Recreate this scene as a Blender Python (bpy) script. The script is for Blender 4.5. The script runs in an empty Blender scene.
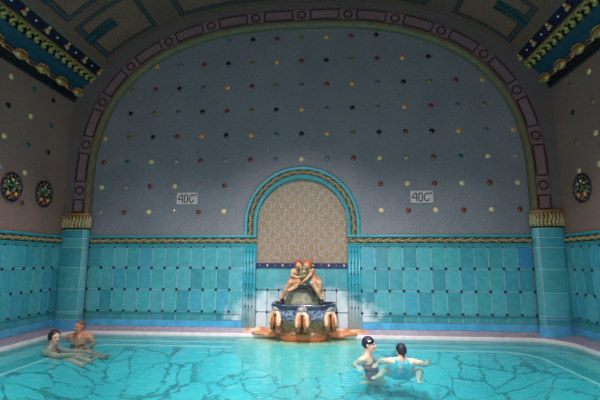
import bpy, bmesh, math, random
from mathutils import Vector, Matrix, Euler
random.seed(7)
PI = math.pi
sc = bpy.context.scene
COL = sc.collection

# ------------------------------------------------------------------ node materials
def lin(r, g, b):
    f = lambda c: (c/255/12.92) if c/255 <= .04045 else ((c/255+.055)/1.055)**2.4
    return (f(r), f(g), f(b), 1)

class NT:
    def __init__(s, name):
        s.m = bpy.data.materials.new(name); s.m.use_nodes = True
        s.t = s.m.node_tree; s.t.nodes.clear()
        s.out = s.n('ShaderNodeOutputMaterial')
    def n(s, typ, **k):
        nd = s.t.nodes.new(typ)
        for a, v in k.items(): setattr(nd, a, v)
        return nd
    def plug(s, sock, v):
        if hasattr(v, 'links'): s.t.links.new(v, sock)
        else: sock.default_value = v
    def math(s, op, a, b=0.0, c=None):
        nd = s.n('ShaderNodeMath', operation=op)
        s.plug(nd.inputs[0], a); s.plug(nd.inputs[1], b)
        if c is not None: s.plug(nd.inputs[2], c)
        return nd.outputs[0]
    def xyz(s):
        g = s.n('ShaderNodeNewGeometry'); q = s.n('ShaderNodeSeparateXYZ')
        s.t.links.new(g.outputs['Position'], q.inputs[0]); return q.outputs, g.outputs['Position']
    def noise(s, vec, scale, detail=3, rough=.55, w=None):
        nd = s.n('ShaderNodeTexNoise'); s.plug(nd.inputs['Vector'], vec)
        nd.inputs['Scale'].default_value = scale; nd.inputs['Detail'].default_value = detail
        nd.inputs['Roughness'].default_value = rough
        return nd.outputs['Fac'], nd.outputs['Color']
    def voro(s, vec, scale, feature='F1'):
        nd = s.n('ShaderNodeTexVoronoi', feature=feature); s.plug(nd.inputs['Vector'], vec)
        nd.inputs['Scale'].default_value = scale; return nd
    def mix(s, f, a, b, blend='MIX'):
        nd = s.n('ShaderNodeMix', data_type='RGBA', blend_type=blend)
        s.plug(nd.inputs[0], f); s.plug(nd.inputs[6], a); s.plug(nd.inputs[7], b)
        return nd.outputs[2]
    def ramp(s, f, a, b):          # smooth 0..1 between a and b
        nd = s.n('ShaderNodeMapRange', interpolation_type='SMOOTHSTEP')
        s.plug(nd.inputs[0], f); nd.inputs[1].default_value = a; nd.inputs[2].default_value = b
        return nd.outputs[0]
    def bump(s, h, strength=.3, dist=.01):
        nd = s.n('ShaderNodeBump'); nd.inputs['Strength'].default_value = strength
        nd.inputs['Distance'].default_value = dist; s.plug(nd.inputs['Height'], h); return nd.outputs[0]
    def bsdf(s, col, rough=.5, metal=0.0, normal=None, spec=.5, coat=0.0, sss=0.0):
        nd = s.n('ShaderNodeBsdfPrincipled')
        s.plug(nd.inputs['Base Color'], col); s.plug(nd.inputs['Roughness'], rough); s.plug(nd.inputs['Metallic'], metal)
        nd.inputs['Specular IOR Level'].default_value = spec
        nd.inputs['Coat Weight'].default_value = coat
        if normal is not None: s.t.links.new(normal, nd.inputs['Normal'])
        s.t.links.new(nd.outputs[0], s.out.inputs[0]); return nd

def simple(name, col, rough=.5, metal=0, var=.18, scale=12, bumpy=0.0, spec=.5, coat=0.0):
    t = NT(name); _, p = t.xyz()
    f, _ = t.noise(p, scale, 4)
    c2 = tuple(min(1, c*(1-var)) for c in col[:3])+(1,); c3 = tuple(min(1, c*(1+var)) for c in col[:3])+(1,)
    c = t.mix(t.ramp(f, .3, .7), c2, c3)
    nrm = t.bump(f, bumpy, .01) if bumpy else None
    t.bsdf(c, rough, metal, nrm, spec, coat); return t.m

def mosaic(name, base, other, tess=55, rough=.55):
    t = NT(name); _, p = t.xyz()
    v = t.voro(p, tess); g = t.n('ShaderNodeSeparateColor'); t.t.links.new(v.outputs['Color'], g.inputs[0])
    f, _ = t.noise(p, 1.3, 4)
    c = t.mix(t.ramp(f, .3, .72), base, other)
    val = t.math('MULTIPLY_ADD', g.outputs[0], .26, .87)
    hs = t.n('ShaderNodeHueSaturation'); t.plug(hs.inputs['Color'], c); t.plug(hs.inputs['Value'], val)
    t.bsdf(hs.outputs[0], rough, 0, t.bump(v.outputs['Distance'], .25, .004)); return t.m

M = {}
M['mosaic_back'] = mosaic('slate_mosaic', lin(116,120,130), lin(126,128,136))
M['mosaic_side'] = mosaic('brown_grey_mosaic', lin(142,110,104), lin(152,118,106))
M['mosaic_rib'] = mosaic('grey_mosaic', lin(100,92,94), lin(108,98,98))
M['mauve'] = mosaic('mauve_marble', lin(122,101,108), lin(134,112,118), 30, .4)
M['dred'] = simple('dark_red_line', lin(70,34,38), .5)
M['olive'] = simple('olive_glaze', lin(110,98,72), .6, var=.15)
M['grout'] = simple('pale_grout', lin(158,192,196), .7, var=.1)
M['gold'] = simple('gilded_relief', lin(176,160,118), .4, .2, .4, 40)
M['goldbright'] = simple('bright_gilding', lin(216,170,104), .35, .35, .25, 30)
M['copper'] = simple('copper_glaze', lin(176,110,66), .35, .3, .3, 30)
M['friezebed'] = simple('dark_brown_frieze_bed', lin(52,48,50), .5)
M['bedgold'] = simple('aged_gilding', lin(112,94,54), .4, .2, .4, 50)
M['leafgold'] = simple('olive_gilding', lin(160,146,84), .4, .2, .3, 40)
M['navy'] = simple('navy_glaze', lin(20,28,52), .22, 0, .3, 20)
M['black'] = simple('black_glaze', lin(14,17,26), .4, 0, .3, 20)
M['tealmould'] = simple('teal_moulding', lin(60,148,158), .25, 0, .14, 14, coat=.1)
M['tealdeep'] = simple('deep_teal_glaze', lin(16,68,86), .3, 0, .25, 9)
M['stud'] = simple('plum_stud', lin(52,40,66), .25, 0, .3, 20)
M['blueband'] = simple('blue_tile_band', lin(78,160,204), .25, 0, .15, 5, coat=.1)
M['white'] = simple('white_nosing', lin(226,214,216), .35, 0, .08, 9)
M['sign'] = simple('white_sign', lin(196,186,190), .5, 0, .05, 20)
M['ink'] = simple('dark_lettering', lin(48,30,36), .6)
for k, c in dict(o=(216,160,84), y=(226,200,146), r=(120,52,44), n=(18,24,44), g=(112,112,66), b=(82,106,122), t=(150,138,130), T=(46,98,106), K=(26,34,38)).items():
    M['d_'+k] = simple('roundel_'+k, lin(*c), .25, 0, .12, 30, coat=.3)

def tile_mat():
    t = NT('glazed_teal_tile'); q, p = t.xyz()
    a = t.n('ShaderNodeVertexColor', layer_name='Col')
    f, _ = t.noise(p, 9, 4)
    c = t.mix(t.ramp(f, .25, .75), lin(230,230,230), lin(255,255,255))
    c = t.mix(1.0, a.outputs[0], c, 'MULTIPLY')
    # limescale crust around the fountain
    dx = t.math('DIVIDE', t.math('ABSOLUTE', t.math('ADD', q[0], -.05)), 1.5)
    dz = t.math('DIVIDE', t.math('ABSOLUTE', t.math('ADD', q[2], -.33)), .62)
    dy = t.math('MULTIPLY', q[1], 1.2)
    d = t.math('SQRT', t.math('ADD', t.math('ADD', t.math('MULTIPLY', dx, dx), t.math('MULTIPLY', dz, dz)), t.math('MULTIPLY', dy, dy)))
    n1, _ = t.noise(p, 5, 5, .65)
    d = t.math('ADD', d, t.math('MULTIPLY', t.math('ADD', n1, -.5), .9))
    m = t.math('SUBTRACT', 1.0, t.ramp(d, .7, 1.15))
    c = t.mix(t.math('MULTIPLY', m, .9), c, lin(206,214,222))
    r = t.math('MULTIPLY_ADD', m, .35, .3)
    t.bsdf(c, r, 0, t.bump(f, .12, .01), .4, .08); return t.m
M['tile'] = tile_mat()

def rim_mat():
    t = NT('mauve_stone_kerb'); q, p = t.xyz()
    f, _ = t.noise(p, 14, 5, .6)
    c = t.mix(t.ramp(f, .3, .7), lin(122,116,134), lin(150,140,154))
    d = t.math('ABSOLUTE', t.math('ADD', q[0], -.05)); n1, _ = t.noise(p, 6, 5)
    d = t.math('ADD', d, t.math('MULTIPLY', t.math('ADD', n1, -.5), .9))
    m = t.math('SUBTRACT', 1.0, t.ramp(d, .95, 1.35))
    m = t.math('MULTIPLY', m, t.ramp(q[1], -1.2, -.9))
    c2 = t.mix(t.ramp(n1, .35, .62), lin(176,98,44), lin(226,190,150))
    c = t.mix(m, c, c2)
    t.bsdf(c, .4, 0, t.bump(f, .3, .01)); return t.m
M['rim'] = rim_mat()

def pool_floor_mat():
    t = NT('crazed_turquoise_pool_tile'); q, p = t.xyz()
    _, nc = t.noise(p, 1.6, 2); _, nc2 = t.noise(p, 7.5, 2)
    off = t.n('ShaderNodeVectorMath', operation='MULTIPLY_ADD'); t.plug(off.inputs[0], nc); off.inputs[1].default_value = (.42,.42,0); t.plug(off.inputs[2], p)
    off2 = t.n('ShaderNodeVectorMath', operation='MULTIPLY_ADD'); t.plug(off2.inputs[0], nc2); off2.inputs[1].default_value = (.20,.14,0); t.plug(off2.inputs[2], off.outputs[0])
    _, nc3 = t.noise(p, 24, 1); off3 = t.n('ShaderNodeVectorMath', operation='MULTIPLY_ADD'); t.plug(off3.inputs[0], nc3); off3.inputs[1].default_value = (.10,.05,0); t.plug(off3.inputs[2], off2.outputs[0])
    fl = t.n('ShaderNodeVectorMath', operation='MULTIPLY'); t.plug(fl.inputs[0], off3.outputs[0]); fl.inputs[1].default_value = (1.0,.8,0)
    v = t.voro(fl.outputs[0], 2.1, 'DISTANCE_TO_EDGE')
    line = t.math('SUBTRACT', 1.0, t.ramp(v.outputs['Distance'], .014, .042))
    n3, _ = t.noise(p, 2.3, 3)
    brk = t.ramp(n3, .3, .5)
    f, _ = t.noise(p, .55, 3)
    c = t.mix(t.ramp(f, .3, .7), lin(54,180,194), lin(90,202,212))
    v2 = t.voro(off2.outputs[0], 11, 'DISTANCE_TO_EDGE')
    c = t.mix(t.math('MULTIPLY', t.math('SUBTRACT', 1.0, t.ramp(v2.outputs['Distance'], .0, .08)), .16), c, lin(150,230,228))
    c = t.mix(t.math('MULTIPLY', line, t.math('MULTIPLY_ADD', brk, .45, .4)), c, lin(14,104,112))
    t.bsdf(c, .5); return t.m
M['poolfloor'] = pool_floor_mat()
M['ledge'] = simple('pale_pool_ledge', lin(128,200,204), .5, 0, .08, 6)
M['ledgeface'] = simple('teal_pool_step', lin(60,170,178), .5, 0, .12, 6)
M['ledgeline'] = simple('white_step_edge', lin(205,236,236), .5, 0, .05, 6)
def shelf_mat():
    t = NT('limescaled_shelf'); q, p = t.xyz(); n1, _ = t.noise(p, 3.5, 4)
    dx = t.math('DIVIDE', t.math('ADD', q[0], -.03), 1.45); dy = t.math('DIVIDE', t.math('ADD', q[1], .13), .85)
    d = t.math('SQRT', t.math('ADD', t.math('MULTIPLY', dx, dx), t.math('MULTIPLY', dy, dy)))
    d = t.math('ADD', d, t.math('MULTIPLY', t.math('ADD', n1, -.5), .6))
    t.bsdf(t.mix(t.ramp(d, .45, 1.05), lin(214,210,180), lin(84,192,194)), .6); return t.m
M['shelf'] = shelf_mat()

def water_mat():
    t = NT('pool_water'); q, p = t.xyz()
    sc_ = t.n('ShaderNodeVectorMath', operation='MULTIPLY'); t.plug(sc_.inputs[0], p); sc_.inputs[1].default_value = (1,1.6,1)
    a, _ = t.noise(sc_.outputs[0], 2.2, 3, .5); b, _ = t.noise(sc_.outputs[0], 9, 2, .5)
    h = t.math('ADD', t.math('MULTIPLY', a, 1.0), t.math('MULTIPLY', b, .35))
    nrm = t.bump(h, .5, .06)
    gl = t.n('ShaderNodeBsdfGlossy'); gl.inputs['Roughness'].default_value = .09; t.t.links.new(nrm, gl.inputs['Normal'])
    tr = t.n('ShaderNodeBsdfTransparent'); tr.inputs['Color'].default_value = (.66,.95,.945,1)
    fr = t.n('ShaderNodeFresnel'); fr.inputs['IOR'].default_value = 1.33; t.t.links.new(nrm, fr.inputs['Normal'])
    mx = t.n('ShaderNodeMixShader'); t.plug(mx.inputs[0], t.math('MULTIPLY', fr.outputs[0], .42))
    t.t.links.new(tr.outputs[0], mx.inputs[1]); t.t.links.new(gl.outputs[0], mx.inputs[2])
    t.t.links.new(mx.outputs[0], t.out.inputs[0]); return t.m
M['water'] = water_mat()

def floral_mat():
    t = NT('beige_floral_mosaic'); q, p = t.xyz()
    px, pz = .205, .25
    def lat(ox, oz, rx, rz):
        u = t.math('ADD', t.math('FRACT', t.math('ADD', t.math('DIVIDE', q[0], px), ox+50)), -.5)
        w = t.math('ADD', t.math('FRACT', t.math('ADD', t.math('DIVIDE', q[2], pz), oz)), -.5)
        u = t.math('DIVIDE', u, rx); w = t.math('DIVIDE', w, rz)
        return t.math('SQRT', t.math('ADD', t.math('MULTIPLY', u, u), t.math('MULTIPLY', w, w)))
    n1, _ = t.noise(p, 22, 3)
    wob = t.math('MULTIPLY', t.math('ADD', n1, -.5), 1.3)
    d = t.math('ADD', t.math('MINIMUM', lat(0,0,.30,.36), lat(.5,.5,.30,.36)), wob)
    c = t.mix(t.ramp(d, .85, 1.1), lin(148,126,100), lin(160,148,136))
    d2 = t.math('MINIMUM', lat(.5,0,.15,.12), lat(0,.5,.15,.12))
    c = t.mix(t.math('MULTIPLY', t.math('SUBTRACT', 1.0, t.ramp(d2, .7, 1.1)), .8), c, lin(118,118,128))
    v = t.voro(p, 60); g = t.n('ShaderNodeSeparateColor'); t.t.links.new(v.outputs['Color'], g.inputs[0])
    hs = t.n('ShaderNodeHueSaturation'); t.plug(hs.inputs['Color'], c); t.plug(hs.inputs['Value'], t.math('MULTIPLY_ADD', g.outputs[0], .4, .78))
    t.bsdf(hs.outputs[0], .55); return t.m
M['floral'] = floral_mat()

def vault_mat():
    t = NT('painted_vault'); q, p = t.xyz()
    ax = t.math('ABSOLUTE', q[0]); Y = q[1]
    # rows of panels along the hall, repeat 1.35 m
    yy = t.math('FRACT', t.math('DIVIDE', t.math('SUBTRACT', -.27, Y), 1.35))
    yl = t.math('MULTIPLY', yy, 1.35)                       # 0 at the near-wall edge of each panel
    def edge(x0, x1, y0, y1):                               # signed distance to box border (positive inside)
        a = t.math('MINIMUM', t.math('SUBTRACT', ax, x0), t.math('SUBTRACT', x1, ax))
        b = t.math('MINIMUM', t.math('SUBTRACT', yl, y0), t.math('SUBTRACT', y1, yl))
        return t.math('MINIMUM', a, b)
    def band(d, a, b):
        return t.math('MULTIPLY', t.math('GREATER_THAN', d, a), t.math('LESS_THAN', d, b))
    n1, _ = t.noise(p, 2.0, 4)
    v = t.voro(p, 60); g = t.n('ShaderNodeSeparateColor'); t.t.links.new(v.outputs['Color'], g.inputs[0])
    c = t.mix(t.ramp(n1, .3, .7), lin(160,110,96), lin(170,118,98))
    inner = t.mix(t.ramp(n1, .3, .7), lin(176,120,100), lin(186,128,104))
    for x0, x1 in ((3.2, 4.32), (-.5, 2.68)):
        wx = .09 if x1 > 4 else .12
        d = edge(x0, x1, 0.0, 1.15)
        c = t.mix(t.math('GREATER_THAN', d, 0.0), c, inner)
        c = t.mix(band(d, 0.0, wx), c, lin(102,92,98))
        c = t.mix(band(d, 0.0, .018), c, lin(44,46,52)); c = t.mix(band(d, wx-.018, wx), c, lin(44,46,52))
    dp = edge(3.78, 4.34, .56, .84)
    ch = t.n('ShaderNodeTexChecker'); t.plug(ch.inputs['Vector'], p); ch.inputs['Scale'].default_value = 13
    tc = t.mix(ch.outputs[1], lin(40,104,108), lin(44,54,58))
    c = t.mix(t.math('GREATER_THAN', dp, 0.0), c, tc)
    hs = t.n('ShaderNodeHueSaturation'); t.plug(hs.inputs['Color'], c); t.plug(hs.inputs['Value'], t.math('MULTIPLY_ADD', g.outputs[0], .26, .36))
    t.bsdf(hs.outputs[0], .6); return t.m
M['vault'] = vault_mat()

# ------------------------------------------------------------------ mesh builder
class MB:
    def __init__(s): s.v = []; s.f = []; s.mi = []; s.c = []; s.mats = []; s.sm = []
    def mat(s, k):
        if k not in s.mats: s.mats.append(k)
        return s.mats.index(k)
    def add(s, vs, fs, k, col=(1,1,1), smooth=False):
        b = len(s.v); s.v += [tuple(p) for p in vs]; i = s.mat(k)
        for f in fs: s.f.append([b+j for j in f]); s.mi.append(i); s.c.append(col); s.sm.append(smooth)
    def box(s, a, b, k, col=(1,1,1), T=None):
        x0,y0,z0 = a; x1,y1,z1 = b
        vs = [(x0,y0,z0),(x1,y0,z0),(x1,y1,z0),(x0,y1,z0),(x0,y0,z1),(x1,y0,z1),(x1,y1,z1),(x0,y1,z1)]
        if T: vs = [T(*p) for p in vs]
        s.add(vs, [(0,3,2,1),(4,5,6,7),(0,1,5,4),(1,2,6,5),(2,3,7,6),(3,0,4,7)], k, col)
    def prism(s, poly, d0, d1, k, T, col=(1,1,1), inset=0.0):    # 2D polygon extruded from d0 to d1
        n = len(poly); cx = sum(p[0] for p in poly)/n; cy = sum(p[1] for p in poly)/n
        vs = [T(u, w, d0) for u, w in poly]
        top = []
        for u, w in poly:
            l = math.hypot(u-cx, w-cy) or 1
            top.append((u-(u-cx)/l*inset, w-(w-cy)/l*inset))
        vs += [T(u, w, d1) for u, w in top]
        s.add(vs, [tuple(range(n-1,-1,-1)), tuple(range(n, 2*n))]+[(i,(i+1)%n,n+(i+1)%n,n+i) for i in range(n)], k, col)
    def tube(s, pts, r, k, n=6, closed=False, col=(1,1,1)):
        pts = [Vector(p) for p in pts]; m = len(pts); rs = r if isinstance(r, (list, tuple)) else [r]*m
        vs = []; up = None
        for i, p in enumerate(pts):
            a = pts[(i-1) % m] if (closed or i > 0) else p; b = pts[(i+1) % m] if (closed or i < m-1) else p
            t = (b-a).normalized() if (b-a).length > 1e-9 else Vector((0,0,1))
            if up is None: up = Vector((0,1,0)) if abs(t.y) < .9 else Vector((0,0,1))
            x = t.cross(up)
            if x.length < 1e-4: x = t.cross(Vector((1,0,0)))
            x.normalize(); y = x.cross(t).normalized()
            for j in range(n):
                an = 2*PI*j/n; vs.append(p+x*math.cos(an)*rs[i]+y*math.sin(an)*rs[i])
        fs = []
        for i in range(m if closed else m-1):
            for j in range(n):
                a = i*n+j; b = i*n+(j+1) % n; c = ((i+1) % m)*n+(j+1) % n; d = ((i+1) % m)*n+j
                fs.append((a,b,c,d))
        if not closed: fs += [tuple(range(n-1,-1,-1)), tuple(range((m-1)*n, m*n))]
        s.add(vs, fs, k, col, True)
    def ell(s, c, r, k, R=None, nu=12, nv=8, col=(1,1,1), zmin=-1.0):
        c = Vector(c); r = (r,r,r) if not isinstance(r, (tuple, list)) else r
        vs = []; t0 = math.asin(max(-1, zmin))
        for i in range(nv+1):
            t = t0+(PI/2-t0)*i/nv
            for j in range(nu):
                a = 2*PI*j/nu
                q = Vector((math.cos(t)*math.cos(a)*r[0], math.cos(t)*math.sin(a)*r[1], math.sin(t)*r[2]))
                if R: q = R @ q
                vs.append(c+q)
        fs = [(i*nu+j, i*nu+(j+1) % nu, (i+1)*nu+(j+1) % nu, (i+1)*nu+j) for i in range(nv) for j in range(nu)]
        fs.append(tuple(range(nu-1,-1,-1)))
        s.add(vs, fs, k, col, True)
    def cap(s, a, b, ra, rb, k, n=12):                       # tapered capsule
        a = Vector(a); b = Vector(b); d = b-a; L = d.length
        if L < 1e-6: return s.ell(a, ra, k)
        t = d/L; x = t.orthogonal().normalized(); y = t.cross(x)
        vs = []; rings = []
        for i in range(5): q = PI/2*(i/4); rings.append((-ra*math.cos(q), ra*math.sin(q)))
        for i in range(5): q = PI/2*(i/4); rings.append((L+rb*math.sin(q), rb*math.cos(q)))
        for h, rr in rings:
            rr = max(rr, 1e-4)
            for j in range(n):
                an = 2*PI*j/n; vs.append(a+t*h+x*math.cos(an)*rr+y*math.sin(an)*rr)
        m = len(rings)
        fs = [(i*n+j, i*n+(j+1) % n, (i+1)*n+(j+1) % n, (i+1)*n+j) for i in range(m-1) for j in range(n)]
        fs += [tuple(range(n-1,-1,-1)), tuple(range((m-1)*n, m*n))]
        s.add(vs, fs, k, (1,1,1), True)
    def limb(s, pts, rs, k):
        for i in range(len(pts)-1): s.cap(pts[i], pts[i+1], rs[i], rs[i+1], k)
    def build(s, name, parent=None, loc=None, voxel=None, smooth=2, kind=None, label=None, fixn=True):
        me = bpy.data.meshes.new(name); me.from_pydata(s.v, [], s.f)
        for k in s.mats: me.materials.append(M[k])
        me.polygons.foreach_set('material_index', s.mi); me.polygons.foreach_set('use_smooth', s.sm)
        ca = me.color_attributes.new('Col', 'FLOAT_COLOR', 'CORNER')
        arr = []
        for f, c in zip(s.f, s.c): arr += [c[0], c[1], c[2], 1.0]*len(f)
        ca.data.foreach_set('color', arr); me.update()
        if fixn:
            bm = bmesh.new(); bm.from_mesh(me); bmesh.ops.recalc_face_normals(bm, faces=bm.faces); bm.to_mesh(me); bm.free()
        o = bpy.data.objects.new(name, me); COL.objects.link(o)
        if voxel:
            md = o.modifiers.new('r', 'REMESH'); md.mode = 'VOXEL'; md.voxel_size = voxel; md.use_smooth_shade = True
            if smooth: m2 = o.modifiers.new('s', 'SMOOTH'); m2.iterations = smooth; m2.factor = .5
            dg = bpy.context.evaluated_depsgraph_get()
            nm = bpy.data.meshes.new_from_object(o.evaluated_get(dg)); o.modifiers.clear(); o.data = nm
            nm.name = name
            if not nm.materials: nm.materials.append(M[s.mats[0]])
        if parent: o.parent = parent
        if loc is not None: o.location = loc
        if kind: o['kind'] = kind
        if label: o['label'] = label
        return o

def thing(name, label, cat, loc=(0,0,0), group=None):
    o = bpy.data.objects.new(name, None); COL.objects.link(o); o.location = loc; o.empty_display_size = .1
    o['label'] = label; o['category'] = cat
    if group: o['group'] = group
    return o
def tag(o, label, cat, group=None, kind=None):
    o['label'] = label; o['category'] = cat
    if group: o['group'] = group
    if kind: o['kind'] = kind
    return o

WX = 5.12; YB = -9.8; N = 2.55
def sup(a, b, t, n=N, zc=3.0):
    c, s_ = math.cos(t), math.sin(t)
    return (math.copysign(abs(c)**(2/n), c)*a, zc+abs(s_)**(2/n)*b)
def supz(a, b, x): return 3.0+b*max(0, 1-(abs(x)/a)**N)**(1/N)
TB = lambda u, w, d: (u, -d, w)              # back wall: u = x, w = z, d = out of wall
TL = lambda u, w, d: (-WX+d, -u, w)          # left wall: u = distance from back wall
TR = lambda u, w, d: (WX-d, -u, w)

# ------------------------------------------------------------------ walls
m = MB(); xs = sorted(set([-4.75+9.5*i/76 for i in range(77)]+[-.94,.94, -.9401,.9401]+[.94*math.sin(PI/2*i/16) for i in range(-16,17)]))
NZ = 2.255
for a, b in zip(xs[:-1], xs[1:]):
    if b-a < 1e-3: continue
    def lo(x, inside): return NZ+math.sqrt(max(0, .94**2-x*x)) if inside else 0.10
    ins = abs((a+b)/2) < .94
    za, zb = lo(a, ins), lo(b, ins); ta, tb = supz(4.70, 3.74, a), supz(4.70, 3.74, b)
    m.add([(a,0,za),(b,0,zb),(b,0,tb),(a,0,ta)], [(0,1,2,3)], 'mosaic_back')
for x0, x1 in ((-5.3,-4.7),(4.7,5.3)): m.add([(x0,0,0.1),(x1,0,.1),(x1,0,3.2),(x0,0,3.2)], [(0,1,2,3)], 'mosaic_back')
wall_back = m.build('wall_back', kind='structure', fixn=False)

for T, nm in ((TL,'wall_left'), (TR,'wall_right')):
    m = MB(); m.box((-.1,.1,-.15), (-YB,5.6,0), 'mosaic_side', T=lambda u,w,d: T(u,w,d))
    if nm == 'wall_left': wall_left = m.build(nm, kind='structure')
    else: wall_right = m.build(nm, kind='structure')

# vault
m = MB(); ang = [.64+(PI-1.28)*i/64 for i in range(65)]
ys = [-.0, YB]
for a, b in zip(ang[:-1], ang[1:]):
    p, q = sup(5.3,4.15,a), sup(5.3,4.15,b)
    m.add([(p[0],.05,p[1]),(q[0],.05,q[1]),(q[0],YB,q[1]),(p[0],YB,p[1])], [(0,1,2,3)], 'vault', smooth=True)
ceiling = m.build('ceiling', kind='structure')
# rear wall behind the viewer, with three unseen windows added to light the hall
m = MB()
def rw(x0, x1, z0, z1): m.box((x0, YB-.3, z0), (x1, YB, z1), 'mosaic_side')
added_wins = [(-3.6,-1.5), (-1.05,1.05), (1.5,3.6)]; WZ0, WZ1 = .9, 3.3
rw(-5.3,5.3,-.9,WZ0); rw(-5.3,5.3,WZ1,7.4)
e = -5.3
for a, b in added_wins: rw(e, a, WZ0, WZ1); e = b
rw(e, 5.3, WZ0, WZ1)
m.build('wall_rear', kind='structure')
for i, (a, b) in enumerate(added_wins):  # frames and bars of the added, unseen windows
    m = MB()
    for x in (a+.03, (a+b)/2, b-.03): m.box((x-.03, YB-.2, WZ0), (x+.03, YB-.12, WZ1), 'white')
    for z in (WZ0+.03, (WZ0+WZ1)/2, WZ1-.03): m.box((a, YB-.19, z-.03), (b, YB-.13, z+.03), 'white')
    m.build('window_%d' % (i+1), kind='structure')

# ------------------------------------------------------------------ tiled dado
TEALS = [(74,164,176),(68,158,172),(80,168,180),(72,166,174),(62,150,166),(70,160,182),(84,170,184)]
BLUES = [(56,140,184),(60,148,190)]
def tcol(q=.045):
    c = random.choice(BLUES) if random.random() < q else random.choice(TEALS)
    l = lin(*c); k = random.uniform(.93,1.06); return (l[0]*k, l[1]*k, l[2]*k)
ROWS = [(1.33,1.765),(.89,1.33),(.45,.89)]
TW = .277
def dado(T, u0, n, w=TW, dirn=1, umax=None):
    """tile plates, studs; returns (tiles, studs) builders"""
    t, s = MB(), MB()
    for k in range(n):
        a = u0+dirn*w*k; b = u0+dirn*w*(k+1); a, b = min(a,b), max(a,b)
        if umax is not None: b = min(b, umax)
        if b-a < .04: continue
        g = .0042
        for j, (z0, z1) in enumerate(ROWS):
            ch = .028
            if j == 0:
                cc = .05
                poly = [(a+g+ch,z0+g),(b-g-ch,z0+g),(b-g,z0+g+ch),(b-g,z1-g-cc),(b-g-cc*.3,z1-g-cc*.3),(b-g-cc,z1-g),(a+g+cc,z1-g),(a+g+cc*.3,z1-g-cc*.3),(a+g,z1-g-cc),(a+g,z0+g+ch)]
            else:
                poly = [(a+g+ch,z0+g),(b-g-ch,z0+g),(b-g,z0+g+ch),(b-g,z1-g-ch),(b-g-ch,z1-g),(a+g+ch,z1-g),(a+g,z1-g-ch),(a+g,z0+g+ch)]
            t.prism(poly, .008, .014, 'tile', T, tcol(), inset=.004)
            s_poly = lambda cx, cz, r: [(cx+r*math.cos(PI/4*q+PI/8), cz+r*math.sin(PI/4*q+PI/8)) for q in range(8)]
            s.prism(s_poly(a, z0, .031), .01, .03, 'stud', T, inset=.008)
            if k == n-1: s.prism(s_poly(b, z0, .031), .01, .03, 'stud', T, inset=.008)
        s.prism(s_poly(a, 1.765-.012, .02), .01, .025, 'stud', T, inset=.004)
        t.prism([(a+g,.285),(b-g,.285),(b-g,.40),(a+g,.40)], .008, .020, 'tile', T, tuple(c*.8 for c in tcol(0)), inset=.005)
    return t, s
def bands(T, u0, u1, parent, base=0.0):
    """grout bed, thin ledge, blue band along a stretch of wall"""
    m = MB(); m.box((u0,.12,0), (u1,1.80,.009), 'grout', T=T); m.build('tile_bed', parent)
    m = MB(); m.box((u0,.405,.009), (u1,.445,.028), 'tile', lin(38,140,152)[:3], T); m.build('ledge_tile', parent)
    m = MB(); m.box((u0,.150,.009), (u1,.278,.022), 'blueband', T=T); m.build('blue_band', parent)

# gold relief scroll band, T maps (u along, w across 0..h, d out)
def scroll_band(m, T, u0, u1, h, pitch=.30):
    n = max(1, round((u1-u0)/pitch)); p = (u1-u0)/n
    for k in range(n):
        for sgn, off in ((1,0), (-1,.5)):
            cu = u0+p*(k+.25+off); cw = h/2; r0 = min(p*.25, h*.42)
            pts = []
            for i in range(11):
                a = i/10*2.2*PI; r = r0*(1-.085*i)
                pts.append(T(cu-math.cos(a)*r, cw+sgn*math.sin(a)*r, .012))
            m.tube(pts, h*.075, 'gold', 5)
            # leaf and bud
            m.ell(T(cu, cw, .012), h*.10, 'goldbright', nu=6, nv=4)
            c2 = u0+p*(k+off+.5); 
            for q in (-1,0,1):
                m.tube([T(c2, cw-sgn*h*.34, .01), T(c2+q*h*.16, cw-sgn*h*.05, .018), T(c2+q*h*.30, cw+sgn*h*.22, .01)], [h*.04,h*.08,h*.03], 'gold', 5)

def frieze(T, u0, u1, name='trim'):
    root = MB(); root.box((u0,1.83,0),(u1,1.95,.03), 'friezebed', T=T)
    o = root.build(name, kind='structure')
    m = MB()
    sec = [(1.945,.0),(1.945,.03),(1.955,.05),(1.975,.058),(1.995,.05),(2.005,.03),(2.005,0)]
    def strip(sec):
        n = len(sec)
        vs = [T(u0,z,d) for z,d in sec]+[T(u1,z,d) for z,d in sec]
        m.add(vs, [(i,i+1,n+i+1,n+i) for i in range(n-1)]+[tuple(range(n)), tuple(range(2*n-1,n-1,-1))], 'tealmould', smooth=False)
    strip(sec); strip([(1.765,0),(1.765,.02),(1.775,.032),(1.795,.036),(1.80,.03),(1.815,.045),(1.828,.035),(1.832,0)])
    m.build('teal_moulding', o)
    m = MB(); scroll_band(m, lambda u, w, d: T(u, 1.832+w, d+.026), u0, u1, .113, .20); m.build('gold_scroll_relief', o, fixn=False)
    return o
frieze(TB, -4.56, -.95, 'trim_1'); frieze(TB, .95, 4.56, 'trim_2')
frieze(TL, .12, 5.0, 'trim_3'); frieze(TR, .12, 5.0, 'trim_4')

for T, u0, n, d_, umax, par in ((TB,-1.205,12,-1,None,wall_back),(TB,1.205,12,1,None,wall_back),(TL,.10,20,1,None,wall_left),(TR,.10,20,1,None,wall_right)):
    w = .277 if T is TB else .25
    t, s = dado(T, u0, n, w, d_)
    bands(T, min(u0, u0+d_*n*w), max(u0, u0+d_*n*w), par)
    t.build('tile_dado', par); s.build('tile_studs', par)

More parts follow.
